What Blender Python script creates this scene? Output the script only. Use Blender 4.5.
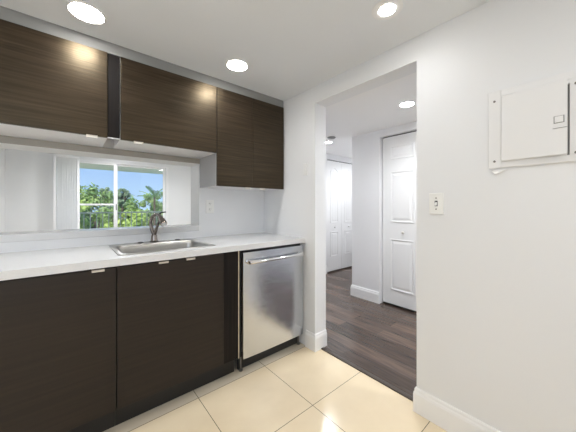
import bpy, math, random
from mathutils import Vector, Matrix
import numpy as np

for o in list(bpy.data.objects):
    bpy.data.objects.remove(o)
SC = bpy.context.scene
COL = SC.collection
R = math.radians

# ---------------------------------------------------------------- camera
cd = bpy.data.cameras.new('camera')
cam = bpy.data.objects.new('camera', cd)
COL.objects.link(cam)
cd.sensor_width = 36.0
cd.lens = 259.1 / 576 * 36.0
cd.shift_y = -10.0 / 576
cd.clip_start = 0.02
cd.clip_end = 400
cam.location = (-1.53, -2.203, 1.184)
cam.rotation_euler = (R(90), 0, -math.atan2(218, 259.1))
SC.camera = cam

# ---------------------------------------------------------------- exposure
SC.view_settings.view_transform = 'Standard'
SC.view_settings.look = 'None'
SC.view_settings.gamma = 1.0
SC.view_settings.use_curve_mapping = False
SC.view_settings.exposure = -0.13
SC.cycles.max_bounces = 12
SC.cycles.diffuse_bounces = 8
SC.cycles.glossy_bounces = 5
SC.cycles.sample_clamp_indirect = 6.0
SC.cycles.caustics_reflective = False
SC.cycles.caustics_refractive = False

# ---------------------------------------------------------------- sky and sun
W = bpy.data.worlds.new('sky')
SC.world = W
W.use_nodes = True
nt = W.node_tree
nt.nodes.clear()
wo = nt.nodes.new('ShaderNodeOutputWorld')
bg = nt.nodes.new('ShaderNodeBackground')
tc = nt.nodes.new('ShaderNodeTexCoord')
sp = nt.nodes.new('ShaderNodeSeparateXYZ')
rp = nt.nodes.new('ShaderNodeValToRGB')
rp.color_ramp.elements[0].position = 0.0
rp.color_ramp.elements[0].color = (0.50, 0.72, 0.97, 1)
rp.color_ramp.elements[1].position = 0.30
rp.color_ramp.elements[1].color = (0.19, 0.40, 0.88, 1)
nt.links.new(tc.outputs['Generated'], sp.inputs[0])
nt.links.new(sp.outputs['Z'], rp.inputs[0])
nt.links.new(rp.outputs[0], bg.inputs[0])
bg.inputs[1].default_value = 1.22
nt.links.new(bg.outputs[0], wo.inputs[0])

sd = bpy.data.lights.new('sun', 'SUN')
sd.energy = 5.5
sd.angle = R(0.8)
sd.color = (1, 0.95, 0.86)
sun = bpy.data.objects.new('sun', sd)
COL.objects.link(sun)
sun.rotation_euler = (R(42), 0, R(-28))

ad = bpy.data.lights.new('window_daylight', 'AREA')
ad.shape = 'RECTANGLE'
ad.size = 1.2
ad.size_y = 1.0
ad.energy = 20
ad.color = (0.82, 0.90, 1.0)
al = bpy.data.objects.new('window_daylight', ad)
COL.objects.link(al)
al.location = (-2.65, -3.3 - 0.115, 1.5)
al.rotation_euler = (R(90), 0, R(0))

LAMP = 75.0          # radiance of the kitchen downlight lenses
HLAMP = 90.0         # hallway
LLAMP = 110.0         # added living room lights

# ---------------------------------------------------------------- materials
def mat(name, color=(0.8, 0.8, 0.8), rough=0.5, metal=0.0, spec=0.5, emit=None, es=0.0):
    m = bpy.data.materials.new(name)
    m.use_nodes = True
    b = m.node_tree.nodes['Principled BSDF']
    b.inputs['Base Color'].default_value = (*color, 1)
    b.inputs['Roughness'].default_value = rough
    b.inputs['Metallic'].default_value = metal
    b.inputs['Specular IOR Level'].default_value = spec
    if emit:
        b.inputs['Emission Color'].default_value = (*emit, 1)
        b.inputs['Emission Strength'].default_value = es
    return m

def nodes(m):
    t = m.node_tree
    return t, t.nodes, t.links, t.nodes['Principled BSDF']

def add_noise(m, scale=(1, 1, 1), ns=5.0, detail=4.0, c0=None, c1=None, p0=0.35, p1=0.65,
              bump=0.0, dist=0.002, rough=None):
    t, n, l, b = nodes(m)
    tc = n.new('ShaderNodeTexCoord')
    mp = n.new('ShaderNodeMapping')
    mp.inputs['Scale'].default_value = scale
    l.new(tc.outputs['Object'], mp.inputs[0])
    no = n.new('ShaderNodeTexNoise')
    no.inputs['Scale'].default_value = ns
    no.inputs['Detail'].default_value = detail
    l.new(mp.outputs[0], no.inputs[0])
    if c0:
        r = n.new('ShaderNodeValToRGB')
        r.color_ramp.elements[0].position = p0
        r.color_ramp.elements[0].color = (*c0, 1)
        r.color_ramp.elements[1].position = p1
        r.color_ramp.elements[1].color = (*c1, 1)
        l.new(no.outputs['Fac'], r.inputs[0])
        l.new(r.outputs[0], b.inputs['Base Color'])
    if rough:
        mr = n.new('ShaderNodeMapRange')
        mr.inputs['To Min'].default_value = rough[0]
        mr.inputs['To Max'].default_value = rough[1]
        l.new(no.outputs['Fac'], mr.inputs['Value'])
        l.new(mr.outputs[0], b.inputs['Roughness'])
    if bump:
        bp = n.new('ShaderNodeBump')
        bp.inputs['Strength'].default_value = bump
        bp.inputs['Distance'].default_value = dist
        l.new(no.outputs['Fac'], bp.inputs['Height'])
        l.new(bp.outputs[0], b.inputs['Normal'])
    return m

M = {}
M['wall'] = add_noise(mat('wall_paint', (0.772, 0.78, 0.792), 0.55), ns=60, bump=0.05, dist=0.001)
M['hall_wall'] = add_noise(mat('hall_wall_paint', (0.80, 0.80, 0.81), 0.55), ns=60, bump=0.05, dist=0.001)
M['ceil'] = add_noise(mat('ceiling_paint', (0.80, 0.83, 0.87), 0.8), ns=90, bump=0.08, dist=0.001)
M['hall_ceil'] = add_noise(mat('hall_ceiling_paint', (0.85, 0.845, 0.84), 0.8), ns=90, bump=0.08, dist=0.001)
M['trim'] = mat('trim_paint', (0.84, 0.84, 0.84), 0.28)
M['door'] = mat('door_paint', (0.83, 0.83, 0.83), 0.35)
M['dark'] = add_noise(mat('dark_woodgrain', (0.03, 0.02, 0.02), 0.33, spec=0.55), scale=(1.2, 1.2, 42), ns=2.2, detail=7,
                      c0=(0.007, 0.0055, 0.005), c1=(0.040, 0.027, 0.0175), p0=0.36, p1=0.78, bump=0.4, dist=0.003)
M['dark'].node_tree.nodes['Principled BSDF'].inputs['Specular Tint'].default_value = (1.0, 0.80, 0.52, 1)
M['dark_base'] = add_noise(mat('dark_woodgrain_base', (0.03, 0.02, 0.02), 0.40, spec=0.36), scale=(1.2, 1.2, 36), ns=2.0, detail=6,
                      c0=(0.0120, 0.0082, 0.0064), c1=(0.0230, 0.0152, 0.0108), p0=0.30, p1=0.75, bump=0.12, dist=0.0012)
M['dark_vert'] = add_noise(mat('dark_woodgrain_upright', (0.03, 0.02, 0.02), 0.55, spec=0.15), scale=(42, 42, 1.2), ns=2.2, detail=7,
                      c0=(0.006, 0.005, 0.005), c1=(0.016, 0.012, 0.010), p0=0.32, p1=0.72, bump=0.35, dist=0.002)
M['plinth'] = mat('plinth_dark', (0.010, 0.009, 0.008), 0.5)
M['carcass'] = mat('white_melamine', (0.78, 0.78, 0.80), 0.35)
M['side'] = mat('shaded_white_melamine', (0.36, 0.36, 0.37), 0.4)  # white carcass side with its shade put into the colour
M['cream'] = mat('cream_edge', (0.70, 0.60, 0.42), 0.5)
M['filler'] = mat('grey_filler', (0.21, 0.21, 0.205), 0.6)
M['quartz'] = add_noise(mat('white_quartz', (0.8, 0.8, 0.78), 0.22), ns=220, detail=3, c0=(0.675, 0.68, 0.685), c1=(0.71, 0.715, 0.72), p0=0.3, p1=0.55)
M['nickel'] = add_noise(mat('satin_nickel', (0.82, 0.78, 0.72), 0.30, 1.0), scale=(1, 1, 30), ns=20, rough=(0.26, 0.36))
M['steel'] = add_noise(mat('brushed_steel', (0.66, 0.685, 0.73), 0.26, 1.0), scale=(1, 1, 260), ns=4, rough=(0.12, 0.17), bump=0.28, dist=0.001)
M['sinksteel'] = add_noise(mat('sink_steel', (0.44, 0.435, 0.42), 0.3, 1.0), scale=(2, 60, 2), ns=8, rough=(0.26, 0.38))
M['chrome'] = mat('chrome', (0.80, 0.80, 0.80), 0.08, 1.0)
M['gunmetal'] = mat('dark_gunmetal', (0.27, 0.24, 0.22), 0.12, 1.0)
M['black'] = mat('black_plastic', (0.012, 0.012, 0.012), 0.4)
M['plastic'] = mat('white_plastic', (0.82, 0.82, 0.80), 0.3)
M['slot'] = mat('dark_slot', (0.04, 0.04, 0.04), 0.6)
M['screw'] = mat('screw_metal', (0.25, 0.24, 0.23), 0.4, 1.0)
M['panel'] = mat('panel_paint', (0.79, 0.79, 0.79), 0.4)
M['lens'] = mat('lamp_lens', (0.9, 0.9, 0.9), 0.4, emit=(1.0, 0.97, 0.93), es=LAMP)
M['lens_hall'] = mat('lamp_lens_hall', (0.9, 0.9, 0.9), 0.4, emit=(0.95, 0.97, 1.0), es=HLAMP)
M['lens_living_added'] = mat('lamp_lens_living_added', (0.9, 0.9, 0.9), 0.4, emit=(0.97, 0.98, 1.0), es=LLAMP)
M['blind'] = mat('blind_vinyl', (0.86, 0.86, 0.87), 0.5)
M['alu'] = mat('white_aluminium', (0.84, 0.84, 0.85), 0.35)
M['rail'] = mat('pale_rail_paint', (0.36, 0.42, 0.38), 0.5)
M['conc'] = add_noise(mat('balcony_stucco', (0.90, 0.88, 0.78), 0.9), ns=40, bump=0.2)
M['bark'] = add_noise(mat('bark', (0.12, 0.09, 0.06), 0.9), scale=(1, 1, 6), ns=6, c0=(0.06, 0.045, 0.03), c1=(0.2, 0.16, 0.11), bump=0.5)
M['grass'] = add_noise(mat('grass', (0.1, 0.2, 0.05), 0.9), ns=3, c0=(0.06, 0.14, 0.03), c1=(0.16, 0.26, 0.07))

def leafmat(name, c0, c1):
    m = add_noise(mat(name, c0, 0.5), ns=2.2, detail=3, c0=c0, c1=c1, p0=0.35, p1=0.65)
    return m
M['leaf_bright'] = leafmat('leaf_bright', (0.22, 0.36, 0.06), (0.60, 0.74, 0.20))
M['leaf_mid'] = leafmat('leaf_mid', (0.14, 0.27, 0.07), (0.38, 0.54, 0.17))
M['leaf_dull'] = leafmat('leaf_dull', (0.20, 0.30, 0.17), (0.40, 0.52, 0.32))
M['leaf_palm'] = leafmat('leaf_palm', (0.10, 0.24, 0.08), (0.26, 0.45, 0.18))

# thin window glass
g = bpy.data.materials.new('window_glass')
g.use_nodes = True
gt = g.node_tree
gt.nodes.clear()
go = gt.nodes.new('ShaderNodeOutputMaterial')
gx = gt.nodes.new('ShaderNodeMixShader')
gr = gt.nodes.new('ShaderNodeBsdfTransparent')
gg = gt.nodes.new('ShaderNodeBsdfGlossy')
gg.inputs['Roughness'].default_value = 0.02
gx.inputs[0].default_value = 0.05
gt.links.new(gr.outputs[0], gx.inputs[1])
gt.links.new(gg.outputs[0], gx.inputs[2])
gt.links.new(gx.outputs[0], go.inputs[0])
M['glass'] = g

# polished tile floor with thin grout lines, laid from the cabinets outward
def tile_mat():
    m = mat('floor_tile', (0.8, 0.7, 0.5), 0.16)
    t, n, l, b = nodes(m)
    tc = n.new('ShaderNodeTexCoord')
    s = n.new('ShaderNodeSeparateXYZ')
    l.new(tc.outputs['Object'], s.inputs[0])
    def math_(op, a, bb):
        k = n.new('ShaderNodeMath')
        k.operation = op
        for i, v in enumerate((a, bb)):
            if v is None:
                continue
            if isinstance(v, (int, float)):
                k.inputs[i].default_value = v
            else:
                l.new(v, k.inputs[i])
        return k.outputs[0]
    def line(sock, off, size):
        a = math_('ADD', sock, off)
        a = math_('DIVIDE', a, size)
        f = math_('FRACT', a, None)
        a = math_('SUBTRACT', f, 0.5)
        a = math_('ABSOLUTE', a, None)
        a = math_('MULTIPLY', a, size)
        return math_('LESS_THAN', a, 0.0017), 
    lx = line(s.outputs['X'], 0.427 + 0.497 * 20.5, 0.497)[0]
    ly = line(s.outputs['Y'], 0.625 + 0.495 * 20.5, 0.495)[0]
    gro = math_('MAXIMUM', lx, ly)
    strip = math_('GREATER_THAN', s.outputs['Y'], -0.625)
    no = n.new('ShaderNodeTexNoise')
    no.inputs['Scale'].default_value = 3.5
    no.inputs['Detail'].default_value = 5
    l.new(tc.outputs['Object'], no.inputs[0])
    r = n.new('ShaderNodeValToRGB')
    r.color_ramp.elements[0].position = 0.3
    r.color_ramp.elements[0].color = (0.74, 0.61, 0.42, 1)
    r.color_ramp.elements[1].position = 0.7
    r.color_ramp.elements[1].color = (0.82, 0.69, 0.49, 1)
    l.new(no.outputs['Fac'], r.inputs[0])
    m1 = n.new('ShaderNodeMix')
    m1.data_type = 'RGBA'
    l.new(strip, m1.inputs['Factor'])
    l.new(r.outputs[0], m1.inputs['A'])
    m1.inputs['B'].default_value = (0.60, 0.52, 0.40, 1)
    m2 = n.new('ShaderNodeMix')
    m2.data_type = 'RGBA'
    l.new(gro, m2.inputs['Factor'])
    l.new(m1.outputs['Result'], m2.inputs['A'])
    m2.inputs['B'].default_value = (0.13, 0.11, 0.08, 1)
    l.new(m2.outputs['Result'], b.inputs['Base Color'])
    return m
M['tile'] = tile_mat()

t_, n_, l_0, b_ = nodes(M['steel'])
b_.inputs['Anisotropic'].default_value = 0.75
b_.inputs['Anisotropic Rotation'].default_value = 0.25
tg_ = n_.new('ShaderNodeTangent')
tg_.direction_type = 'RADIAL'
tg_.axis = 'Z'
l_0.new(tg_.outputs[0], b_.inputs['Tangent'])

def plank_mat():
    m = mat('hall_planks', (0.1, 0.08, 0.07), 0.2)
    t, n, l, b = nodes(m)
    tc = n.new('ShaderNodeTexCoord')
    mp = n.new('ShaderNodeMapping')
    mp.inputs['Rotation'].default_value = (0, 0, R(90))
    l.new(tc.outputs['Object'], mp.inputs[0])
    br = n.new('ShaderNodeTexBrick')
    br.offset = 0.37
    br.inputs['Color1'].default_value = (0.066, 0.046, 0.036, 1)
    br.inputs['Color2'].default_value = (0.165, 0.115, 0.090, 1)
    br.inputs['Mortar'].default_value = (0.02, 0.015, 0.012, 1)
    br.inputs['Scale'].default_value = 1.0
    br.inputs['Mortar Size'].default_value = 0.0012
    br.inputs['Bias'].default_value = -0.1
    br.inputs['Brick Width'].default_value = 0.9
    br.inputs['Row Height'].default_value = 0.125
    l.new(mp.outputs[0], br.inputs[0])
    mp2 = n.new('ShaderNodeMapping')
    mp2.inputs['Scale'].default_value = (22, 1.6, 1)
    l.new(tc.outputs['Object'], mp2.inputs[0])
    no = n.new('ShaderNodeTexNoise')
    no.inputs['Scale'].default_value = 2.2
    no.inputs['Detail'].default_value = 8
    no.inputs['Distortion'].default_value = 0.6
    l.new(mp2.outputs[0], no.inputs[0])
    r = n.new('ShaderNodeValToRGB')
    r.color_ramp.elements[0].position = 0.35
    r.color_ramp.elements[0].color = (0.62, 0.62, 0.64, 1)
    r.color_ramp.elements[1].position = 0.7
    r.color_ramp.elements[1].color = (1.3, 1.27, 1.25, 1)
    l.new(no.outputs['Fac'], r.inputs[0])
    mx = n.new('ShaderNodeMix')
    mx.data_type = 'RGBA'
    mx.blend_type = 'MULTIPLY'
    mx.inputs['Factor'].default_value = 1
    l.new(br.outputs['Color'], mx.inputs['A'])
    l.new(r.outputs[0], mx.inputs['B'])
    l.new(mx.outputs['Result'], b.inputs['Base Color'])
    bp = n.new('ShaderNodeBump')
    bp.inputs['Strength'].default_value = 0.35
    bp.inputs['Distance'].default_value = 0.002
    l.new(no.outputs['Fac'], bp.inputs['Height'])
    l.new(bp.outputs[0], b.inputs['Normal'])
    return m
M['plank'] = plank_mat()

# ---------------------------------------------------------------- mesh helpers
class MB:
    def __init__(s):
        s.v = []
        s.f = []
    def poly(s, pts, faces):
        b = len(s.v)
        s.v += [tuple(p) for p in pts]
        s.f += [tuple(b + i for i in f) for f in faces]
        return s
    def box(s, x0, x1, y0, y1, z0, z1):
        p = [(x, y, z) for z in (z0, z1) for y in (y0, y1) for x in (x0, x1)]
        return s.poly(p, [(0, 2, 3, 1), (4, 5, 7, 6), (0, 1, 5, 4), (2, 6, 7, 3), (0, 4, 6, 2), (1, 3, 7, 5)])
    def lathe(s, prof, o=(0, 0, 0), axis='Z', seg=32):
        """prof: (radius, height) list, capped at both ends."""
        ax = {'Z': (Vector((1, 0, 0)), Vector((0, 1, 0)), Vector((0, 0, 1))),
              'X': (Vector((0, 1, 0)), Vector((0, 0, 1)), Vector((1, 0, 0))),
              'Y': (Vector((0, 0, 1)), Vector((1, 0, 0)), Vector((0, 1, 0)))}[axis]
        o = Vector(o)
        pts = []
        for r, h in prof:
            for k in range(seg):
                a = 2 * math.pi * k / seg
                pts.append(o + ax[0] * (r * math.cos(a)) + ax[1] * (r * math.sin(a)) + ax[2] * h)
        fs = []
        for i in range(len(prof) - 1):
            for k in range(seg):
                k2 = (k + 1) % seg
                fs.append((i * seg + k, i * seg + k2, (i + 1) * seg + k2, (i + 1) * seg + k))
        fs.append(tuple(range(seg))[::-1])
        fs.append(tuple((len(prof) - 1) * seg + k for k in range(seg)))
        return s.poly(pts, fs)
    def tube(s, path, rad, seg=14):
        P = [Vector(p) for p in path]
        if not isinstance(rad, (list, tuple)):
            rad = [rad] * len(P)
        up = None
        pts = []
        for i, p in enumerate(P):
            d = (P[min(i + 1, len(P) - 1)] - P[max(i - 1, 0)]).normalized()
            if up is None:
                up = d.orthogonal().normalized()
            up = (up - d * up.dot(d)).normalized()
            q = d.cross(up)
            for k in range(seg):
                a = 2 * math.pi * k / seg
                pts.append(p + (up * math.cos(a) + q * math.sin(a)) * rad[i])
        fs = []
        for i in range(len(P) - 1):
            for k in range(seg):
                k2 = (k + 1) % seg
                fs.append((i * seg + k, i * seg + k2, (i + 1) * seg + k2, (i + 1) * seg + k))
        fs.append(tuple(range(seg))[::-1])
        fs.append(tuple((len(P) - 1) * seg + k for k in range(seg)))
        return s.poly(pts, fs)
    def prism(s, outline, fn, d0, d1):
        """outline 2D; fn(u, v, d) gives the point."""
        n = len(outline)
        pts = [fn(u, v, d0) for u, v in outline] + [fn(u, v, d1) for u, v in outline]
        fs = [tuple(range(n))[::-1], tuple(range(n, 2 * n))]
        fs += [(i, (i + 1) % n, n + (i + 1) % n, n + i) for i in range(n)]
        return s.poly(pts, fs)
    def raised(s, outline, fn, prof):
        """stacked insets of an outline: prof = (inset, height) list."""
        us = [u for u, v in outline]
        vs = [v for u, v in outline]
        cu, cv = (min(us) + max(us)) / 2, (min(vs) + max(vs)) / 2
        w, h = max(us) - min(us), max(vs) - min(vs)
        n = len(outline)
        pts = []
        for ins, ht in prof:
            for u, v in outline:
                pts.append(fn(cu + (u - cu) * (1 - 2 * ins / w), cv + (v - cv) * (1 - 2 * ins / h), ht))
        fs = []
        for i in range(len(prof) - 1):
            for k in range(n):
                k2 = (k + 1) % n
                fs.append((i * n + k, i * n + k2, (i + 1) * n + k2, (i + 1) * n + k))
        fs.append(tuple((len(prof) - 1) * n + k for k in range(n)))
        fs.append(tuple(range(n))[::-1])
        return s.poly(pts, fs)
    def build(s, name, m, parent=None, bevel=0.0, smooth=False, seg=2):
        me = bpy.data.meshes.new(name)
        me.from_pydata(s.v, [], s.f)
        me.update()
        import bmesh
        bm = bmesh.new()
        bm.from_mesh(me)
        bmesh.ops.recalc_face_normals(bm, faces=bm.faces[:])
        bm.to_mesh(me)
        bm.free()
        me.materials.append(m)
        o = bpy.data.objects.new(name, me)
        COL.objects.link(o)
        if parent:
            o.parent = parent
            if parent.type == 'EMPTY':
                o.matrix_parent_inverse = parent.matrix_basis.inverted()
        if smooth:
            me.shade_smooth()
            try:
                me.set_sharp_from_angle(angle=R(38))
            except Exception:
                pass
        if bevel:
            b = o.modifiers.new('bevel', 'BEVEL')
            b.width = bevel
            b.segments = seg
            b.limit_method = 'ANGLE'
            b.angle_limit = R(40)
        return o

def box(name, x0, x1, y0, y1, z0, z1, m, parent=None, bevel=0.0):
    return MB().box(x0, x1, y0, y1, z0, z1).build(name, m, parent, bevel)

def thing(name, loc, label, cat, group=None):
    o = bpy.data.objects.new(name, None)
    COL.objects.link(o)
    o.empty_display_size = 0.05
    o.location = loc
    tag(o, label, cat, group)
    return o

def tag(o, label, cat=None, group=None):
    o['label'] = label
    if cat:
        o['category'] = cat
    if group:
        o['group'] = group
    return o

def struct(o, label=None, cat=None):
    o['kind'] = 'structure'
    if label:
        o['label'] = label
    if cat:
        o['category'] = cat
    return o

# ================================================================ STRUCTURE
CZ = 2.162      # kitchen ceiling
HZ = 2.10       # hall ceiling
LZ = 2.20       # living room ceiling
TW = 0.131      # doorway wall thickness
DY0, DY1 = -1.537, -0.727   # doorway
DT = 2.023
OX = -0.679     # right end of the pass-through
OZ0, OZ1 = 0.972, 1.546
SOUTH = -3.3
WEST = -4.0

# floors
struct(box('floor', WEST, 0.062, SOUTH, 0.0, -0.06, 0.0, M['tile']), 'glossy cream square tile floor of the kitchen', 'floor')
struct(box('floor', 0.085, 3.4, SOUTH, 1.4, -0.06, 0.004, M['plank']), 'dark brown wood plank floor of the hallway', 'floor')
struct(box('trim_1', 0.058, 0.090, DY0 + 0.002, DY1 - 0.002, -0.05, 0.009, mat('threshold_wood', (0.06, 0.045, 0.035), 0.4), bevel=0.003),
       'thin dark wood threshold strip between tile and planks', 'threshold')
struct(box('floor', -2.5, 1.1, 1.4, 4.15, -0.06, 0.0, M['tile']), 'living room floor beyond the pass-through', 'floor')
struct(box('floor', -2.5, 0.085, 0.0, 1.4, -0.06, 0.0, M['tile']), 'living room floor strip behind the kitchen wall', 'floor')

# ceilings
struct(box('ceiling', WEST, 0.0, SOUTH, 0.0, CZ, CZ + 0.3, M['ceil']), 'smooth white kitchen ceiling', 'ceiling')
struct(box('ceiling', TW, 3.4, SOUTH, 1.4, HZ, HZ + 0.36, M['hall_ceil']), 'smooth white hallway ceiling', 'ceiling')
struct(box('ceiling', -2.5, 1.1, 0.2, 4.15, LZ, LZ + 0.24, M['ceil']), 'white living room ceiling', 'ceiling')

# back wall with the pass-through
wb = MB()
wb.box(WEST, TW, 0.0, 0.2, -0.06, OZ0)
wb.box(WEST, TW, 0.0, 0.2, OZ1, CZ + 0.3)
wb.box(OX, TW, 0.0, 0.2, OZ0, OZ1)
wb.box(WEST, -2.42, 0.0, 0.2, OZ0, OZ1)
struct(wb.build('wall_back', M['wall']), 'white kitchen wall with a wide pass-through opening', 'wall')
# right wall with the doorway
wr = MB()
wr.box(0.0, TW, SOUTH, DY0, -0.06, CZ + 0.3)
wr.box(0.0, TW, DY1, 0.0, -0.06, CZ + 0.3)
wr.box(0.0, TW, DY0, DY1, DT, CZ + 0.3)
struct(wr.build('wall_right', M['wall']), 'white kitchen wall with an open doorway', 'wall')
struct(box('wall_left', WEST - 0.12, WEST, SOUTH, 0.2, -0.06, CZ + 0.3, M['wall']), 'white end wall of the kitchen', 'wall')
wf = MB()
wf.box(WEST, -3.3, SOUTH - 0.12, SOUTH, -0.06, CZ + 0.3)
wf.box(-2.0, 3.4, SOUTH - 0.12, SOUTH, -0.06, CZ + 0.3)
wf.box(-3.3, -2.0, SOUTH - 0.12, SOUTH, -0.06, 0.95)
wf.box(-3.3, -2.0, SOUTH - 0.12, SOUTH, 2.05, CZ + 0.3)
struct(wf.build('wall_front', M['wall']), 'white wall behind the camera with a window', 'wall')
w2 = thing('window_2', (-2.65, SOUTH - 0.06, 0.95), 'white framed window behind the camera', 'window')
w2['kind'] = 'structure'
f2 = MB()
f2.box(-3.3, -3.25, SOUTH - 0.1, SOUTH - 0.03, 0.95, 2.05)
f2.box(-2.05, -2.0, SOUTH - 0.1, SOUTH - 0.03, 0.95, 2.05)
f2.box(-3.25, -2.05, SOUTH - 0.1, SOUTH - 0.03, 0.95, 1.0)
f2.box(-3.25, -2.05, SOUTH - 0.1, SOUTH - 0.03, 2.0, 2.05)
f2.box(-2.67, -2.63, SOUTH - 0.1, SOUTH - 0.03, 1.0, 2.0)
f2.build('window_frame', M['alu'], w2)
# hall
HX = 1.33
CY0, CY1 = -1.50, -0.521
wh = MB()
wh.box(HX, HX + 0.1, SOUTH, CY0, 0.0, HZ)
wh.box(HX, HX + 0.1, CY1, -0.121, 0.0, HZ)
wh.box(HX, HX + 0.1, CY0, CY1, 2.018, HZ)
wh.box(HX + 0.1, 3.4, -0.221, -0.121, 0.0, HZ)
struct(wh.build('wall_hall', M['hall_wall']), 'white hallway wall with a closet opening and outside corner', 'wall')
wc = MB()
AX0, AX1 = 1.905, 2.735
wc.box(TW, AX0, 0.82, 0.92, 0.0, HZ)
wc.box(AX1, 3.4, 0.82, 0.92, 0.0, HZ)
wc.box(AX0, AX1, 0.82, 0.92, 2.005, HZ)
wc.box(TW, 3.4, 1.3, 1.4, -0.06, HZ)
wc.box(TW, TW + 0.1, 0.92, 1.3, -0.06, HZ)
struct(wc.build('wall_far', M['hall_wall']), 'white wall around the far arched closet doors', 'wall')
struct(box('wall_partition', TW, TW + 0.1, 0.2, 0.82, -0.06, HZ, M['hall_wall']), 'white partition between hallway and living room', 'wall')
struct(box('wall_east', 3.4, 3.5, SOUTH, 1.4, -0.06, HZ + 0.36, M['hall_wall']), 'white wall at the far end of the corridor', 'wall')
struct(box('wall_closet', HX + 0.62, HX + 0.7, SOUTH, -0.221, 0.0, HZ, M['hall_wall']), 'white back wall inside the hallway closet', 'wall')

# living room
LY = 4.0
SX0, SX1, SZ = -1.755, 0.165, 2.06
wl = MB()
wl.box(-2.5, SX0, LY, LY + 0.15, -0.06, LZ)
wl.box(SX1, 1.1, LY, LY + 0.15, -0.06, LZ)
wl.box(SX0, SX1, LY, LY + 0.15, SZ, LZ)
struct(wl.build('wall_living', M['wall']), 'white living room wall around the balcony door', 'wall')
struct(box('wall_living_left', -2.5, -2.34, 0.2, LY, -0.06, LZ, M['wall']), 'white left wall of the living room', 'wall')
struct(box('wall_living_right', 0.98, 1.1, 0.92, LY, -0.06, LZ, M['wall']), 'white right wall of the living room', 'wall')

# pass-through ledge
struct(box('trim_2', -2.42, OX, -0.004, 0.215, OZ0, 1.017, M['quartz'], bevel=0.003), 'thick white ledge along the bottom of the pass-through', 'ledge')

struct(box('trim_3', -2.42, OX + 0.004, -0.006, -0.0005, OZ1 + 0.001, 1.5895, mat('greige_wall_shade', (0.33, 0.31, 0.275), 0.6)), 'grey-beige fascia strip, coloured as wall shade, between the pass-through and the wall cabinets', 'overlay')  # strip added over the wall; its grey-beige puts shade into the colour

# baseboards: profiled strip, swept along a 2D path
BP = [(0, 0.0), (0.014, 0.0), (0.014, 0.104), (0.0125, 0.110), (0.0125, 0.113), (0.009, 0.121), (0.0085, 0.131), (0.005, 0.138), (0, 0.138)]
def baseboard(name, path, label, z=0.0, prof=BP):
    P = [Vector((x, y)) for x, y in path]
    n = len(P)
    pts = []
    for i in range(n):
        ns = []
        for a, b in ((i - 1, i), (i, i + 1)):
            if a >= 0 and b < n:
                d = (P[b] - P[a]).normalized()
                ns.append(Vector((-d.y, d.x)))
        nn = ns[0] if len(ns) == 1 else (ns[0] + ns[1]).normalized() / max(0.3, (ns[0] + ns[1]).normalized().dot(ns[0]))
        for d, h in prof:
            pts.append((P[i].x + nn.x * d, P[i].y + nn.y * d, h + z))
    k = len(prof)
    fs = []
    for i in range(n - 1):
        for j in range(k):
            j2 = (j + 1) % k
            fs.append((i * k + j, i * k + j2, (i + 1) * k + j2, (i + 1) * k + j))
    fs += [tuple(range(k)), tuple(range((n - 1) * k, n * k))[::-1]]
    return struct(MB().poly(pts, fs).build(name, M['trim']), label, 'baseboard')
# outward side is to the left of the path direction
baseboard('baseboard_right', [(TW, DY0), (0.0, DY0), (0.0, SOUTH)][::-1], 'tall white baseboard right of the doorway')
baseboard('baseboard_left', [(0.0, -0.625), (0.0, DY1), (TW, DY1)][::-1], 'short white baseboard wrapping the doorway post by the dishwasher')
baseboard('baseboard_hall', [(HX, CY1), (HX, -0.121), (3.3, -0.121)], 'white baseboard on the hallway outside corner', z=0.004)
baseboard('baseboard_far', [(AX0 - 0.01, 0.82), (TW + 0.02, 0.82)][::1], 'white baseboard left of the arched closet doors', z=0.004)

# ---- closet doors
def rect(u0, u1, v0, v1):
    return [(u0, v0), (u1, v0), (u1, v1), (u0, v1)]
def arch(u0, u1, v0, v1, rise):
    pts = [(u0, v0), (u1, v0)]
    n = 14
    for i in range(n + 1):
        t = i / n
        u = u1 + (u0 - u1) * t
        pts.append((u, v1 - rise + rise * (0.5 - 0.5 * math.cos(2 * math.pi * t)) ** 0.6))
    return pts
RP = [(0, -0.0005), (0.001, 0.007), (0.008, 0.0085), (0.013, 0.006), (0.022, 0.0012), (0.030, 0.0012), (0.052, 0.0065)]
def leaf(name, fn, u0, u1, v0, v1, outlines, root, label=None):
    b = MB()
    b.prism(rect(u0, u1, v0, v1), fn, -0.03, 0.0)
    for ol in outlines:
        b.raised(ol, fn, RP)
    o = b.build(name, M['door'], root)
    if label:
        o['label'] = label
    return o
def knob(fn, u, v, root, m):
    b = MB()
    p0 = Vector(fn(u, v, 0.0)); p1 = Vector(fn(u, v, 1.0))
    ax = (p1 - p0)
    prof = [(0.0, 0), (0.007, 0.0), (0.006, 0.012), (0.0145, 0.018), (0.0165, 0.025), (0.0145, 0.031), (0.006, 0.034), (0.0005, 0.0345)]
    axis = 'X' if abs(ax.x) > 0.5 else 'Y'
    sgn = ax.x if axis == 'X' else ax.y
    b.lathe([(r, h * sgn) for r, h in prof], p0, axis, 20)
    return b.build('door_knob', m, root, smooth=True)

d1 = thing('door_1', (1.385, -1.01, 0.0), 'white bifold closet door with rectangular panels in the hallway', 'door')
d1['kind'] = 'structure'
fn1 = lambda u, v, d: (1.385 - d, u, v)
for (a, b_) in ((-1.008, -0.532), (-1.490, -1.012)):
    c = (a + b_) / 2
    lf = leaf('door_leaf', fn1, a, b_, 0.026, 2.005, [rect(c - 0.14, c + 0.14, 0.195, 0.795), rect(c - 0.14, c + 0.14, 0.992, 1.59),
         rect(c - 0.14, c + 0.14, 1.73, 1.89)], d1)
knob(fn1, -0.79, 0.882, d1, M['nickel'])
box('door_track', 1.39, 1.42, CY0 + 0.01, CY1 - 0.01, 2.006, 2.0175, M['slot'], d1)

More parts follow.
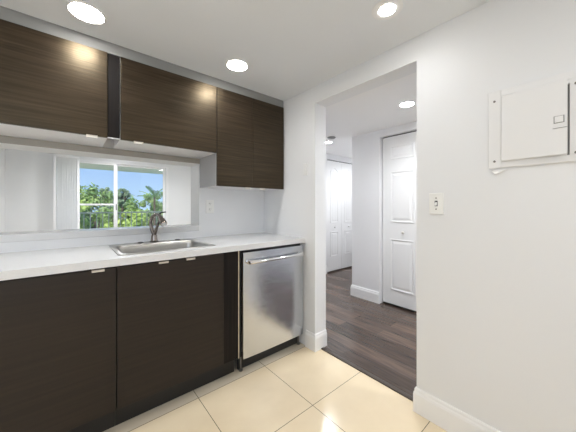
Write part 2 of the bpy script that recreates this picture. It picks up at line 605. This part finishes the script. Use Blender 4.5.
d2 = thing('door_2', (2.32, 0.84, 0.0), 'white bifold closet door with arched panels at the end of the hallway', 'door')
d2['kind'] = 'structure'
fn2 = lambda u, v, d: (u, 0.835 - d, v)
for (a, b_) in ((1.918, 2.318), (2.322, 2.722)):
    c = (a + b_) / 2
    leaf('door_leaf', fn2, a, b_, 0.026, 1.99, [arch(c - 0.105, c + 0.105, 0.88, 1.875, 0.06), rect(c - 0.105, c + 0.105, 0.28, 0.725)], d2)
    knob(fn2, c, 0.80, d2, M['plastic'])
box('door_track', AX0 + 0.01, AX1 - 0.01, 0.86, 0.89, 1.994, 2.004, M['slot'], d2)

# ---- balcony sliding door
w1 = thing('window_1', (-0.84, LY + 0.07, 0.0), 'white framed sliding glass door to the balcony', 'sliding door')
w1['kind'] = 'structure'
fr = MB()
fr.box(SX0 + 0.002, SX0 + 0.04, LY - 0.12, LY + 0.12, 0.0, SZ - 0.002)
fr.box(SX1 - 0.05, SX1 - 0.002, LY - 0.01, LY + 0.12, 0.0, SZ - 0.002)
fr.box(SX0 + 0.04, SX1 - 0.05, LY - 0.01, LY + 0.12, SZ - 0.03, SZ - 0.002)
fr.box(SX0 + 0.04, SX1 - 0.05, LY, LY + 0.12, 0.0, 0.03)
fr.build('window_frame', M['alu'], w1, bevel=0.002)
s1 = MB()
s1.box(-1.71, -1.67, LY + 0.01, LY + 0.045, 0.03, 2.028)
s1.box(-0.860, -0.810, LY + 0.01, LY + 0.045, 0.03, 2.028)
s1.box(-1.67, -0.860, LY + 0.01, LY + 0.045, 1.995, 2.028)
s1.box(-1.67, -0.860, LY + 0.01, LY + 0.045, 0.03, 0.09)
s1.box(-1.67, -0.860, LY + 0.014, LY + 0.041, 1.195, 1.23)
so = s1.build('sash', M['alu'], w1, bevel=0.002)
box('window_pane', -1.67, -0.860, LY + 0.026, LY + 0.030, 0.09, 1.995, M['glass'], so)
s2 = MB()
s2.box(-0.85, -0.79, LY + 0.055, LY + 0.09, 0.03, 2.028)
s2.box(0.070, 0.114, LY + 0.055, LY + 0.09, 0.03, 2.028)
s2.box(-0.79, 0.070, LY + 0.055, LY + 0.09, 1.995, 2.028)
s2.box(-0.79, 0.070, LY + 0.055, LY + 0.09, 0.03, 0.09)
so2 = s2.build('sash', M['alu'], w1, bevel=0.002)
box('window_pane', -0.79, 0.070, LY + 0.070, LY + 0.074, 0.09, 1.995, M['glass'], so2)
box('door_latch', -0.823, -0.811, LY - 0.004, LY + 0.01, 1.10, 1.22, M['slot'], w1)

# vertical blinds drawn to the left
vb = thing('vertical_blind', (-1.57, LY - 0.08, 0.0), 'white vertical blind drawn to the left side of the balcony door', 'blind')
box('head_rail', -1.712, -1.40, LY - 0.10, LY - 0.045, 2.06, 2.10, M['alu'], vb, 0.003)
for k in range(9):
    x = -1.688 + k * 0.0345
    b = MB()
    c, s_ = math.cos(R(32)), math.sin(R(32))
    ol = [(-0.043, 0.0), (-0.02, 0.006), (0.02, 0.006), (0.043, 0.0), (0.043, 0.0012), (0.02, 0.0072), (-0.02, 0.0072), (-0.043, 0.0012)]
    b.prism([(u * c - v * s_, u * s_ + v * c) for u, v in ol], lambda u, v, d, x=x: (x + u * 0.55, LY - 0.072 + v * 0.8, d), 0.03, 2.059)
    b.build('slat', M['blind'], vb)

# ---- balcony
bf = MB()
bf.box(-3.0, 2.5, LY + 0.15, 5.65, -0.2, 0.0)
struct(bf.build('floor', M['conc']), 'concrete balcony floor', 'floor')
struct(box('ceiling', -3.0, 2.5, LY + 0.15, 5.6, 2.07, 2.4, M['conc']), 'pale green grey underside of the balcony above', 'ceiling')
rl = thing('balcony_railing', (-0.3, 5.5, 0.0), 'pale metal balcony railing with upright bars outside the glass door', 'railing')
box('top_rail', -2.9, 2.4, 5.48, 5.53, 1.005, 1.04, M['rail'], rl, 0.004)
box('bottom_rail', -2.9, 2.4, 5.485, 5.525, 0.08, 0.11, M['rail'], rl, 0.004)
bx0 = -2.0
base_bal = None
for k in range(31):
    x = bx0 + k * 0.12
    if base_bal is None:
        base_bal = box('baluster', x - 0.0095, x + 0.0095, 5.4955, 5.5145, 0.0, 1.006, M['rail'], rl)
    else:
        c = base_bal.copy()
        c.location = (k * 0.12, 0, 0)
        c.parent = rl
        c.matrix_parent_inverse = rl.matrix_basis.inverted()
        COL.objects.link(c)

# ================================================================ CABINETS
FY = -0.341      # upper door faces
UF = 0.019
def pull(x, y, z, root, down, w=0.052):
    """small edge pull hooked on a door edge"""
    b = MB()
    if down:
        b.box(x - w / 2, x + w / 2, y - 0.016, y - 0.001, z - 0.003, z + 0.0)
        b.box(x - w / 2, x + w / 2, y - 0.016, y - 0.0125, z - 0.016, z + 0.0)
        b.box(x - w / 2, x + w / 2, y - 0.016, y + 0.016, z - 0.003, z - 0.0005)
    else:
        b.box(x - w / 2, x + w / 2, y - 0.016, y + 0.016, z + 0.0005, z + 0.003)
        b.box(x - w / 2, x + w / 2, y - 0.016, y - 0.0125, z - 0.010, z + 0.003)
    return b.build('handle', M['nickel'], root)

def upper(x0, x1, z0, z1, doors, label, right_side=True):
    t = thing('wall_cabinet', ((x0 + x1) / 2, -0.16, z0), label, 'cabinet', 'dark wall cabinets')
    c = MB()
    y0, y1 = FY + UF + 0.001, -0.002
    c.box(x0, x0 + 0.018, y0, y1, z0, z1)
    c.box(x1 - 0.018, x1, y0, y1, z0, z1)
    c.box(x0 + 0.018, x1 - 0.018, y0, y1, z0, z0 + 0.018)
    c.box(x0 + 0.018, x1 - 0.018, y0, y1, z1 - 0.018, z1)
    c.box(x0 + 0.018, x1 - 0.018, y1 - 0.008, y1, z0 + 0.018, z1 - 0.018)
    tag(c.build('body', M['carcass'], t), 'white cabinet body with a pale underside')
    if z0 < 1.5:
        tag(box('side_shade_panel', x0 - 0.0015, x0 - 0.0002, y0, y1, z0, z1, M['side'], t), 'white cabinet side coloured grey for its shade')
    for (a, b, hx) in doors:
        d = box('door', a + 0.0012, b - 0.0012, FY, FY + UF, z0 - 0.002, z1, M['dark'], t, 0.0012)
        pull(hx, FY, z0 - 0.002, d, True)
    return t
upper(-2.155, -1.359, 1.591, 2.094, [(-2.155, -1.359, -1.434)], 'wide dark brown wall cabinet at the left edge, above the pass-through')
upper(-1.295, -0.673, 1.591, 2.094, [(-1.295, -0.673, -1.2)], 'dark brown wall cabinet with one wide door, between the filler strip and the tall cabinet')
upper(-0.671, -0.014, 1.34, 2.094, [(-0.671, -0.349, -0.405), (-0.349, -0.014, -0.262)], 'taller dark brown two-door wall cabinet in the corner above the outlet')
# dark filler between the two cabinets over the pass-through
fl = MB().box(-1.3575, -1.2965, FY + 0.016, FY + 0.034, 1.597, 2.094).build('cabinet_filler', M['dark_vert'])
tag(fl, 'narrow dark upright filler strip between two wall cabinets over the pass-through', 'filler')
ed = box('edge_strip', -1.3575, -1.2965, FY + 0.014, FY + 0.036, 1.5925, 1.5965, M['carcass'], fl)
# strip between cabinets and ceiling
cs = box('filler_strip', -2.155, -0.014, FY + 0.008, FY + 0.03, 2.0955, CZ - 0.0005, M['filler'])
tag(cs, 'long thin grey filler strip between the wall cabinets and the ceiling', 'filler')

# ---- base cabinets
BF = -0.600
def base(x0, x1, handles, label, bottomleft=None):
    t = thing('base_cabinet', ((x0 + x1) / 2, -0.3, 0.0), label, 'cabinet', 'dark base cabinets')
    c = MB()
    y0, y1 = BF + 0.020, -0.003
    c.box(x0, x0 + 0.018, y0, y1, 0.12, 0.873)
    c.box(x1 - 0.018, x1, y0, y1, 0.12, 0.873)
    c.box(x0 + 0.018, x1 - 0.018, y0, y1, 0.12, 0.138)
    c.box(x0 + 0.018, x1 - 0.018, y1 - 0.008, y1, 0.138, 0.873)
    c.build('body', M['black'], t)
    return t
lb = base(-2.155, -1.346, None, 'dark brown base cabinet at the left edge, one handle at its right end')
d = box('door', -2.155, -1.3475, BF, BF + 0.019, 0.124, 0.866, M['dark_base'], lb, 0.0012)
pull(-1.423, BF, 0.8663, d, False)
box('plinth', -2.155, -1.3455, -0.538, -0.522, 0.001, 0.119, M['plinth'], lb)
sb = base(-1.344, -0.632, None, 'dark brown sink cabinet with two small handles, left of the dishwasher')
d = box('door', -1.3425, -0.742, BF, BF + 0.019, 0.124, 0.866, M['dark_base'], sb, 0.0012)
pull(-1.120, BF, 0.8663, d, False)
pull(-0.966, BF, 0.8663, d, False)
tag(box('filler_panel', -0.7405, -0.632, BF + 0.002, BF + 0.019, 0.124, 0.872, M['dark_vert'], sb, 0.001), 'plain dark filler panel')
tag(box('edge_strip', -0.6315, -0.6255, BF + 0.002, -0.02, 0.12, 0.872, M['cream'], sb), 'raw cream edge strip')
box('plinth', -1.3445, -0.632, -0.538, -0.522, 0.001, 0.119, M['plinth'], sb)

# ---- worktop with the sink cut-out
kt = MB()
KX0, KX1, KY0, KY1 = -2.155, -0.001, -0.615, -0.001
HX0, HX1, HY0, HY1 = -1.307, -0.783, -0.510, -0.115
for (a, b, c_, d_) in ((KX0, HX0, KY0, KY1), (HX1, KX1, KY0, KY1), (HX0, HX1, KY0, HY0), (HX0, HX1, HY1, KY1)):
    kt.box(a, b, c_, d_, 0.874, 0.912)
import bmesh
ko = kt.build('countertop', M['quartz'])
bm = bmesh.new(); bm.from_mesh(ko.data)
bmesh.ops.remove_doubles(bm, verts=bm.verts[:], dist=1e-5)
bm.to_mesh(ko.data); bm.free()
tag(ko, 'long white countertop over the dark base cabinets and dishwasher', 'countertop')

# ---- sink
def rrect(x0, x1, y0, y1, r, n=6):
    pts = []
    for cx, cy, a0 in ((x1 - r, y1 - r, 0), (x0 + r, y1 - r, 90), (x0 + r, y0 + r, 180), (x1 - r, y0 + r, 270)):
        for k in range(n + 1):
            a = R(a0 + 90 * k / n)
            pts.append((cx + r * math.cos(a), cy + r * math.sin(a)))
    return pts
sk = thing('kitchen_sink', (-1.045, -0.3, 0.912), 'stainless steel drop-in single bowl sink set into the white countertop', 'sink')
def loft(rings, close_last=True):
    b = MB()
    n = len(rings[0][0])
    pts = []
    for ol, z in rings:
        pts += [(x, y, z) for x, y in ol]
    fs = []
    for i in range(len(rings) - 1):
        for k in range(n):
            k2 = (k + 1) % n
            fs.append((i * n + k, i * n + k2, (i + 1) * n + k2, (i + 1) * n + k))
    if close_last:
        fs.append(tuple((len(rings) - 1) * n + k for k in range(n)))
    return b.poly(pts, fs)
X0, X1, Y0_, Y1_ = -1.330, -0.760, -0.535, -0.050
bx = (-1.298, -0.792, -0.502, -0.150)
rb = loft([(rrect(X0, X1, Y0_, Y1_, 0.03), 0.9125), (rrect(X0 + 0.003, X1 - 0.003, Y0_ + 0.003, Y1_ - 0.003, 0.028), 0.9175),
           (rrect(X0 + 0.012, X1 - 0.012, Y0_ + 0.012, Y1_ - 0.012, 0.022), 0.9185),
           (rrect(bx[0] - 0.006, bx[1] + 0.006, bx[2] - 0.006, bx[3] + 0.006, 0.05), 0.9165),
           (rrect(bx[0], bx[1], bx[2], bx[3], 0.048), 0.909),
           (rrect(bx[0] + 0.004, bx[1] - 0.004, bx[2] + 0.004, bx[3] - 0.004, 0.048), 0.890),
           (rrect(bx[0] + 0.012, bx[1] - 0.012, bx[2] + 0.012, bx[3] - 0.012, 0.05), 0.76),
           (rrect(bx[0] + 0.035, bx[1] - 0.035, bx[2] + 0.035, bx[3] - 0.035, 0.05), 0.735)])
so = rb.build('basin', M['sinksteel'], sk, smooth=True)
MB().lathe([(0.001, 0.0), (0.036, 0.0), (0.041, 0.003), (0.034, 0.005), (0.001, 0.004)], (-1.045, -0.32, 0.7352), 'Z', 28).build('drain', M['chrome'], sk, smooth=True)
for x in (-1.140, -0.885):
    tag(MB().lathe([(0.001, 0), (0.019, 0.0), (0.018, 0.004), (0.012, 0.006), (0.001, 0.0065)], (x, -0.088, 0.9187), 'Z', 24).build('hole_cover', M['black'], sk, smooth=True), 'small round dark hole cover on the sink rim')

# ---- faucet
fx, fyy = -1.052, -0.092
fz = 0.9190
fa = thing('faucet', (fx, fyy, fz), 'dark chrome pull-out kitchen faucet behind the sink', 'faucet')
MB().lathe([(0.001, 0), (0.030, 0), (0.030, 0.005), (0.024, 0.010), (0.021, 0.03), (0.020, 0.05), (0.012, 0.052)], (fx, fyy, fz), 'Z', 28).build('base', M['gunmetal'], fa, smooth=True)
def arc_pts(cps, n=28):
    P = [Vector(p) for p in cps]
    P = [P[0] * 2 - P[1]] + P + [P[-1] * 2 - P[-2]]
    out = []
    for i in range(1, len(P) - 2):
        for k in range(n // 3):
            t = k / (n // 3)
            a, b, c, d = P[i - 1:i + 3]
            out.append(0.5 * ((2 * b) + (c - a) * t + (2 * a - 5 * b + 4 * c - d) * t * t + (3 * b - a - 3 * c + d) * t ** 3))
    out.append(P[-2])
    return out
sp_ = arc_pts([(fx, fyy, fz + 0.045), (fx - 0.014, fyy + 0.004, fz + 0.09), (fx - 0.022, fyy + 0.002, fz + 0.145), (fx - 0.012, fyy - 0.012, fz + 0.185),
               (fx + 0.004, fyy - 0.045, fz + 0.202), (fx + 0.012, fyy - 0.09, fz + 0.195), (fx + 0.014, fyy - 0.125, fz + 0.178)])
MB().tube(sp_, [0.0125] * len(sp_), 16).build('spout', M['gunmetal'], fa, smooth=True)
hd = [Vector((fx + 0.013, fyy - 0.112, fz + 0.186)), Vector((fx + 0.014, fyy - 0.125, fz + 0.180)), Vector((fx + 0.016, fyy - 0.15, fz + 0.166)), Vector((fx + 0.018, fyy - 0.185, fz + 0.143)), Vector((fx + 0.0185, fyy - 0.19, fz + 0.139))]
ho = MB().tube(hd, [0.014, 0.018, 0.0205, 0.0235, 0.021], 20).build('spray_head', M['gunmetal'], fa, smooth=True)
n0 = (hd[-1] - hd[-2]).normalized()
MB().tube([hd[-1] - n0 * 0.001, hd[-1] + n0 * 0.003], [0.016, 0.015], 16).build('spray_face', M['plastic'], ho, smooth=True)
lv = arc_pts([(fx, fyy - 0.002, fz + 0.04), (fx + 0.006, fyy - 0.02, fz + 0.08), (fx + 0.016, fyy - 0.035, fz + 0.125), (fx + 0.024, fyy - 0.05, fz + 0.165)])
MB().tube(lv, [0.0125 - 0.005 * i / len(lv) for i in range(len(lv))], 12).build('stem', M['gunmetal'], fa, smooth=True)
MB().tube([(fx + 0.020, fyy - 0.045, fz + 0.205), (fx + 0.035, fyy - 0.06, fz + 0.217), (fx + 0.058, fyy - 0.085, fz + 0.221)], [0.006, 0.005, 0.0045], 10).build('lever', M['black'], fa, smooth=True)

# ---- dishwasher
dw = thing('dishwasher', (-0.305, -0.3, 0.0), 'stainless steel dishwasher under the countertop beside the doorway', 'dishwasher')
box('tub', -0.606, -0.009, -0.560, -0.02, 0.10, 0.868, M['black'], dw)
dr = MB()
n = 24
for (z0, z1) in ((0.100, 0.852),):
    ol = []
    for k in range(n + 1):
        t = k / n
        x = -0.594 + t * 0.580
        ol.append((x, -0.600 - 0.006 * (1 - (2 * t - 1) ** 4)))
    ol += [(-0.014, -0.562), (-0.594, -0.562)]
    dr.prism(ol, lambda u, v, d: (u, v, d), z0, z1)
do = dr.build('door', M['steel'], dw, smooth=True)
hb = []
for k in range(25):
    t = k / 24
    hb.append((-0.550 + t * 0.500, -0.633 - 0.016 * math.sin(math.pi * t), 0.785))
MB().tube([(-0.552, -0.602, 0.785), (-0.556, -0.622, 0.785)] + hb + [(-0.044, -0.622, 0.785), (-0.048, -0.602, 0.785)],
          [0.018, 0.016] + [0.011 + 0.005 * abs(2 * k / 24 - 1) ** 3 for k in range(25)] + [0.016, 0.018], 16).build('handle', M['chrome'], do, smooth=True)
box('kick_plate', -0.606, -0.012, -0.548, -0.530, 0.006, 0.0985, M['black'], dw)
for x in (-0.590, -0.03):
    MB().lathe([(0.015, 0), (0.015, 0.008), (0.006, 0.01), (0.006, 0.098)], (x, -0.557, 0.0005), 'Z', 14).build('levelling_foot', M['screw'], dw, smooth=True)

# ================================================================ WALL FIXTURES
# outlet on the back wall
ot = thing('wall_outlet', (-0.583, -0.001, 1.178), 'white double power outlet on the wall right of the sink', 'outlet')
op = MB().box(-0.620, -0.546, -0.007, -0.0005, 1.120, 1.236).build('cover_plate', M['plastic'], ot, 0.003)
for zc in (1.153, 1.203):
    r = MB()
    r.prism([(-0.583 + 0.017 * math.cos(a), zc + min(0.0145, max(-0.0145, 0.019 * math.sin(a)))) for a in [2 * math.pi * k / 24 for k in range(24)]],
            lambda u, v, d: (u, d, v), -0.009, -0.0068)
    ro = r.build('socket', M['plastic'], ot)
    MB().box(-0.591, -0.588, -0.0096, -0.0088, zc, zc + 0.009).box(-0.578, -0.575, -0.0096, -0.0088, zc + 0.001, zc + 0.008).box(-0.585, -0.581, -0.0096, -0.0088, zc - 0.010, zc - 0.006).build('slots', M['slot'], ro)
# light switch
sw = thing('light_switch', (-0.001, -1.6435, 1.197), 'white toggle light switch plate right of the doorway', 'switch')
MB().box(-0.007, -0.0005, -1.680, -1.607, 1.139, 1.254).build('cover_plate', M['plastic'], sw, 0.003)
MB().poly([(-0.0065, -1.649, 1.188), (-0.0065, -1.638, 1.188), (-0.0065, -1.638, 1.206), (-0.0065, -1.649, 1.206),
           (-0.019, -1.6475, 1.186), (-0.019, -1.6395, 1.186), (-0.017, -1.6395, 1.193), (-0.017, -1.6475, 1.193)],
          [(0, 1, 2, 3), (4, 5, 6, 7), (0, 1, 5, 4), (1, 2, 6, 5), (2, 3, 7, 6), (3, 0, 4, 7)]).build('toggle', M['plastic'], sw)
MB().box(-0.0078, -0.0069, -1.651, -1.636, 1.183, 1.2125).build('toggle_slot', M['slot'], sw)
for z in (1.167, 1.227):
    MB().lathe([(0.0038, 0), (0.0038, -0.0012), (0.002, -0.0018)], (-0.0069, -1.6435, z), 'X', 12).build('screw', M['screw'], sw)

# small plate between the cabinets and the doorway
wp = thing('wall_plate', (-0.001, -0.62, 1.49), 'small narrow white plate high on the wall between the corner cabinet and the doorway', 'wall plate')
MB().box(-0.009, -0.0005, -0.645, -0.597, 1.445, 1.545).build('cover_plate', M['panel'], wp, 0.002)
MB().box(-0.0115, -0.0088, -0.632, -0.612, 1.482, 1.498).build('button', M['panel'], wp, 0.001)

# electrical panel
PY0, PY1 = -2.172, -1.874
ep = thing('electrical_panel', (-0.001, -2.02, 1.54), 'white painted breaker panel with a hinged cover on the right wall', 'electrical panel')
pf = MB()
pf.box(-0.009, -0.0005, PY0, -1.921, 1.690, 1.72)
pf.box(-0.009, -0.0005, PY0, -1.921, 1.361, 1.388)
pf.box(-0.009, -0.0005, -1.921, PY1, 1.361, 1.72)
pf.box(-0.009, -0.0005, PY0, -2.1355, 1.388, 1.690)
pf.box(-0.009, -0.0005, -2.1357, -2.129, 1.672, 1.690)
pf.box(-0.0088, -0.0005, -2.129, -1.921, 1.388, 1.690)
pf.build('frame', M['panel'], ep, bevel=0.0015)
MB().box(-0.0025, -0.0005, -2.1355, -2.129, 1.388, 1.672).build('gap', M['filler'], ep)
ang = R(3.2)
dl = MB()
dl.box(-0.0065, 0.0, -0.2065, 0.0, 1.391, 1.687)
pd = dl.build('cover_door', M['panel'], bevel=0.001)
pd.parent = ep
pd.matrix_parent_inverse = ep.matrix_basis.inverted()
pd.location = (-0.0095, -1.9245, 0)
pd.rotation_euler = (0, 0, -ang)
lt = MB()
lt.box(-0.0105, -0.006, -0.196, -0.171, 1.520, 1.545)
lt.box(-0.0085, -0.006, -0.2065, -0.166, 1.4985, 1.5015)
lo = lt.build('latch', M['panel'], bevel=0.001)
lo.parent = pd
lq = MB().box(-0.0070, -0.0060, -0.1985, -0.1685, 1.518, 1.547).box(-0.0089, -0.0060, -0.2065, -0.166, 1.4975, 1.4986).build('latch_recess', M['filler'])
lq.parent = pd
for y, z in ((-1.897, 1.672), (-1.897, 1.376 + 0.016), (-2.153, 1.667), (-2.153, 1.395)):
    MB().lathe([(0.005, 0), (0.005, -0.0015), (0.003, -0.0025)], (-0.0089, y, z), 'X', 14).build('screw', M['screw'], ep)
# peeled paint flake below the panel
pk = MB().poly([(-0.0015, -1.884, 1.352), (-0.0015, -1.945, 1.349), (-0.012, -1.925, 1.343), (-0.018, -1.902, 1.331), (-0.012, -1.892, 1.341),
                (-0.0005, -1.884, 1.354), (-0.0005, -1.945, 1.351), (-0.0005, -1.902, 1.338)],
               [(0, 4, 3, 2, 1), (0, 1, 6, 5), (5, 6, 7), (0, 5, 7, 4), (4, 7, 3), (3, 7, 2), (2, 7, 6, 1)]).build('paint_chip', M['plastic'])
tag(pk, 'small curled flake of white paint on the wall below the breaker panel', 'paint flake')

# ================================================================ DOWNLIGHTS
def downlight(x, y, z, r, label, ring=0.012, group=None, lens=None, watts=13.5):
    t = thing('ceiling_light', (x, y, z), label, 'ceiling light', group)
    MB().lathe([(r + ring, -0.0005), (r + ring, -0.003), (r + ring * 0.5, -0.006), (r, -0.004), (r, -0.0005)], (x, y, z), 'Z', 48).build('trim_ring', M['trim'], t, smooth=True)
    if watts:
        l_ = bpy.data.lights.new('lamp', 'SPOT')
        l_.energy = watts
        l_.spot_size = R(164)
        l_.spot_blend = 1.0
        l_.shadow_soft_size = r * 0.8
        l_.color = (0.95, 0.975, 1.0)
        lo_ = bpy.data.objects.new('lamp', l_)
        COL.objects.link(lo_)
        lo_.parent = t
        lo_.location = (0, 0, -0.012)
    MB().lathe([(r * 0.995, -0.0045), (r * 0.99, -0.0065), (r * 0.9, -0.0075)], (x, y, z), 'Z', 48).build('lens', lens or M['lens'], t)
    return t
downlight(-1.465, -0.545, CZ, 0.069, 'bright round recessed light above the left wall cabinet')
downlight(-0.642, -0.600, CZ, 0.066, 'bright round recessed light in front of the corner wall cabinets')
downlight(-0.325, -1.535, CZ, 0.038, 'small recessed light at the top edge, nearest the doorway wall', ring=0.035, watts=7)
downlight(0.785, -1.11, HZ, 0.055, 'round recessed light in the hallway ceiling above the closet door', lens=M['lens_hall'], watts=82)
downlight(1.30, 0.27, HZ, 0.05, 'distant recessed light seen low at the left edge of the doorway', lens=M['lens_hall'], watts=66)
sm = thing('smoke_detector', (1.14, 0.07, HZ), 'small round grey smoke detector on the hallway ceiling before the far closet', 'smoke detector')
MB().lathe([(0.055, -0.0005), (0.055, -0.008), (0.045, -0.014), (0.02, -0.016)], (1.14, 0.07, HZ), 'Z', 32).build('housing', M['filler'], sm, smooth=True)
MB().lathe([(0.006, 0), (0.006, -0.002)], (1.14, 0.07, HZ - 0.0155), 'Z', 12).build('test_button', M['slot'], sm)
downlight(2.45, 0.30, HZ, 0.055, 'corridor ceiling light before the arched closet doors', lens=M['lens_hall'], watts=55)
downlight(0.70, -2.4, HZ, 0.055, 'added hallway ceiling light, unseen behind the right wall', lens=M['lens_hall'], watts=90)  # unseen lamp added to brighten the hallway
for x, y in ((-1.6, -2.35), (-2.7, -0.7), (-2.7, -2.3), (-0.6, -2.75)):  # added lamps out of view, filling the kitchen with light
    downlight(x, y, CZ, 0.075, 'unseen round kitchen ceiling light added for fill', group='added kitchen fill lights out of view')
for x, y in ((-1.6, 2.2), (0.45, 2.5), (-0.8, 3.35)):  # hidden lamps added to light the living room walls
    downlight(x, y, LZ, 0.075, 'unseen round ceiling light added to brighten the living room', group='added living room fill lights', lens=M['lens_living_added'], watts=78)

# ================================================================ OUTSIDE
struct(box('ground', -60, 80, 6.2, 120, -7.2, -7.0, M['grass']), 'green lawn far below the balcony', 'ground')

def tree(x, y, top, rad, label, leaf_m, seed, n=2600, size=0.22, flat=0.8, group='trees beyond the balcony'):
    rnd = np.random.default_rng(seed)
    base = -7.0
    hgt = rad * 1.5 * flat
    t = thing('leafy_tree', (x, y, base), label, 'tree', group)
    cz = top - hgt
    br = MB()
    br.tube([(x, y, base), (x + 0.1, y, base * 0.4 + cz * 0.6 - 1), (x - 0.05, y, cz + hgt * 0.2)], [0.22, 0.16, 0.07], 10)
    for k in range(6):
        a = k * 1.05 + seed
        br.tube([(x, y, cz - hgt * 0.6), (x + math.cos(a) * rad * 0.4, y + math.sin(a) * rad * 0.4, cz - hgt * 0.1),
                 (x + math.cos(a) * rad * 0.75, y + math.sin(a) * rad * 0.75, cz + hgt * 0.25)], [0.08, 0.05, 0.02], 7)
    br.build('trunk', M['bark'], t, smooth=True)
    # leaf clumps
    nc = 34
    cen = rnd.normal(size=(nc, 3))
    cen /= np.linalg.norm(cen, axis=1)[:, None]
    cen *= rnd.uniform(0.45, 0.92, (nc, 1))
    cen = cen * [rad, rad, hgt] + [x, y, cz]
    cr = rnd.uniform(0.16, 0.34, nc) * rad
    idx = rnd.integers(0, nc, n)
    off = rnd.normal(size=(n, 3))
    off /= np.linalg.norm(off, axis=1)[:, None]
    off *= (rnd.uniform(0.35, 1.0, (n, 1)) * cr[idx][:, None])
    p = cen[idx] + off
    p[:, 2] = np.minimum(p[:, 2], top + 0.15 * rad)
    nrm = off / np.linalg.norm(off, axis=1)[:, None] + rnd.normal(scale=0.5, size=(n, 3)) + [0, 0, 0.5]
    nrm /= np.linalg.norm(nrm, axis=1)[:, None]
    ref = rnd.normal(size=(n, 3))
    a = np.cross(nrm, ref)
    a /= np.linalg.norm(a, axis=1)[:, None]
    b = np.cross(nrm, a)
    s = rnd.uniform(0.6, 1.3, (n, 1)) * size
    q = np.stack([p - a * s, p - b * s * 0.45, p + a * s, p + b * s * 0.45 + nrm * s * 0.1], 1).reshape(-1, 3)
    f = np.arange(4 * n).reshape(-1, 4)
    me = bpy.data.meshes.new('foliage')
    me.from_pydata(q.tolist(), [], f.tolist())
    me.materials.append(leaf_m)
    o = bpy.data.objects.new('foliage', me)
    COL.objects.link(o)
    o.parent = t
    o.matrix_parent_inverse = t.matrix_basis.inverted()
    return t

LB, LM, LD = M['leaf_bright'], M['leaf_mid'], M['leaf_dull']
TR = [
    (-2.5, 10.8, 0.75, 1.3, 'low bright green tree under the left end of the railing', LB),
    (0.1, 10.8, 0.60, 1.3, 'low bright green tree behind the railing at the centre mullion', LB),
    (2.7, 10.8, 0.65, 1.3, 'low bright green tree behind the railing to the right', LB),
    (-1.85, 13.8, 3.00, 1.45, 'tall bright green tree rising at the left edge of the balcony glass', LB),
    (0.75, 13.8, 1.45, 1.2, 'rounded bright green tree just right of the centre mullion', LB),
    (3.35, 13.8, 2.15, 1.3, 'rounded bright green tree below the palm', LB),
    (-0.35, 16.9, 2.45, 1.55, 'mid green tree behind the left glass panel, right of the tallest tree', LM),
    (4.9, 16.9, 2.6, 1.5, 'mid green tree to the right of the palm', LM),
    (0.35, 19.8, 2.55, 0.55, 'dull grey-green tree whose crown shows left of the centre mullion', LD),
    (3.0, 19.8, 2.75, 1.7, 'mid green tree under the open sky in the right glass panel', LM),
    (-1.6, 20.2, 2.9, 1.6, 'mid green tree behind the tall left tree', LM),
    (1.75, 22.6, 2.75, 0.6, 'dull pointed grey-green tree right of the centre mullion', LD),
    (5.0, 24.0, 2.8, 1.6, 'mid green tree behind the palm', LM),
    (-5.0, 28.0, 3.0, 3.2, 'far dull green tree, leftmost in the distance', LD),
    (1.4, 28.0, 2.9, 3.2, 'far dull green tree behind the centre mullion in the distance', LM),
    (7.8, 28.0, 3.0, 3.2, 'far dull green tree, rightmost in the distance', LD),
]
for i, (x, y, top, rad, lab, lm) in enumerate(TR):
    far = y > 25
    tree(x, y, top, rad, lab, lm, 11 + i, n=5500 if not far else 6500, size=(0.105 if lm is not LD else 0.085) if not far else 0.17, flat=1.0)

# palm
pt = thing('palm_tree', (2.75, 16.4, -7.0), 'palm tree with arching fronds at the right edge of the glass', 'tree')
MB().tube([(2.75, 16.4, -7.0), (2.72, 16.4, -3.0), (2.70, 16.4, 1.75)], [0.18, 0.10, 0.06], 12).build('trunk', M['bark'], pt, smooth=True)
rn = random.Random(5)
for k in range(10):
    a = 2 * math.pi * k / 10 + 0.2
    el = (1.1, 0.65, 0.3)[k % 3]
    L = 0.95
    b = MB()
    pts = []
    for i in range(13):
        s = i / 12 * L
        pts.append(Vector((2.70 + math.cos(a) * s * math.cos(el * (1 - 0.3 * s)), 16.4 + math.sin(a) * s * math.cos(el), 1.75 + s * math.sin(el) * 1.05 - 0.22 * s * s)))
    b.tube(pts, [0.018 - 0.001 * i for i in range(13)], 5)
    for i in range(1, 12):
        for sg in (-1, 1):
            for h in (0,):
                p = pts[i] * (1 - h) + pts[i + 1] * h
                d = (pts[i + 1] - pts[i - 1]).normalized()
                sd_ = d.cross(Vector((0, 0, 1))).normalized() * sg
                ll = 0.26 * math.sin(math.pi * (i + h) / 13) + 0.08
                tip = p + (sd_ * 0.8 + d * 0.9 - Vector((0, 0, 0.25))) * ll
                b.poly([p + d * 0.02, p - d * 0.02, (p + tip) / 2 - d * 0.025 + Vector((0, 0, 0.03)), tip, (p + tip) / 2 + d * 0.025 + Vector((0, 0, 0.03))], [(0, 1, 2, 3, 4)])
    b.build('frond', M['leaf_palm'], pt)
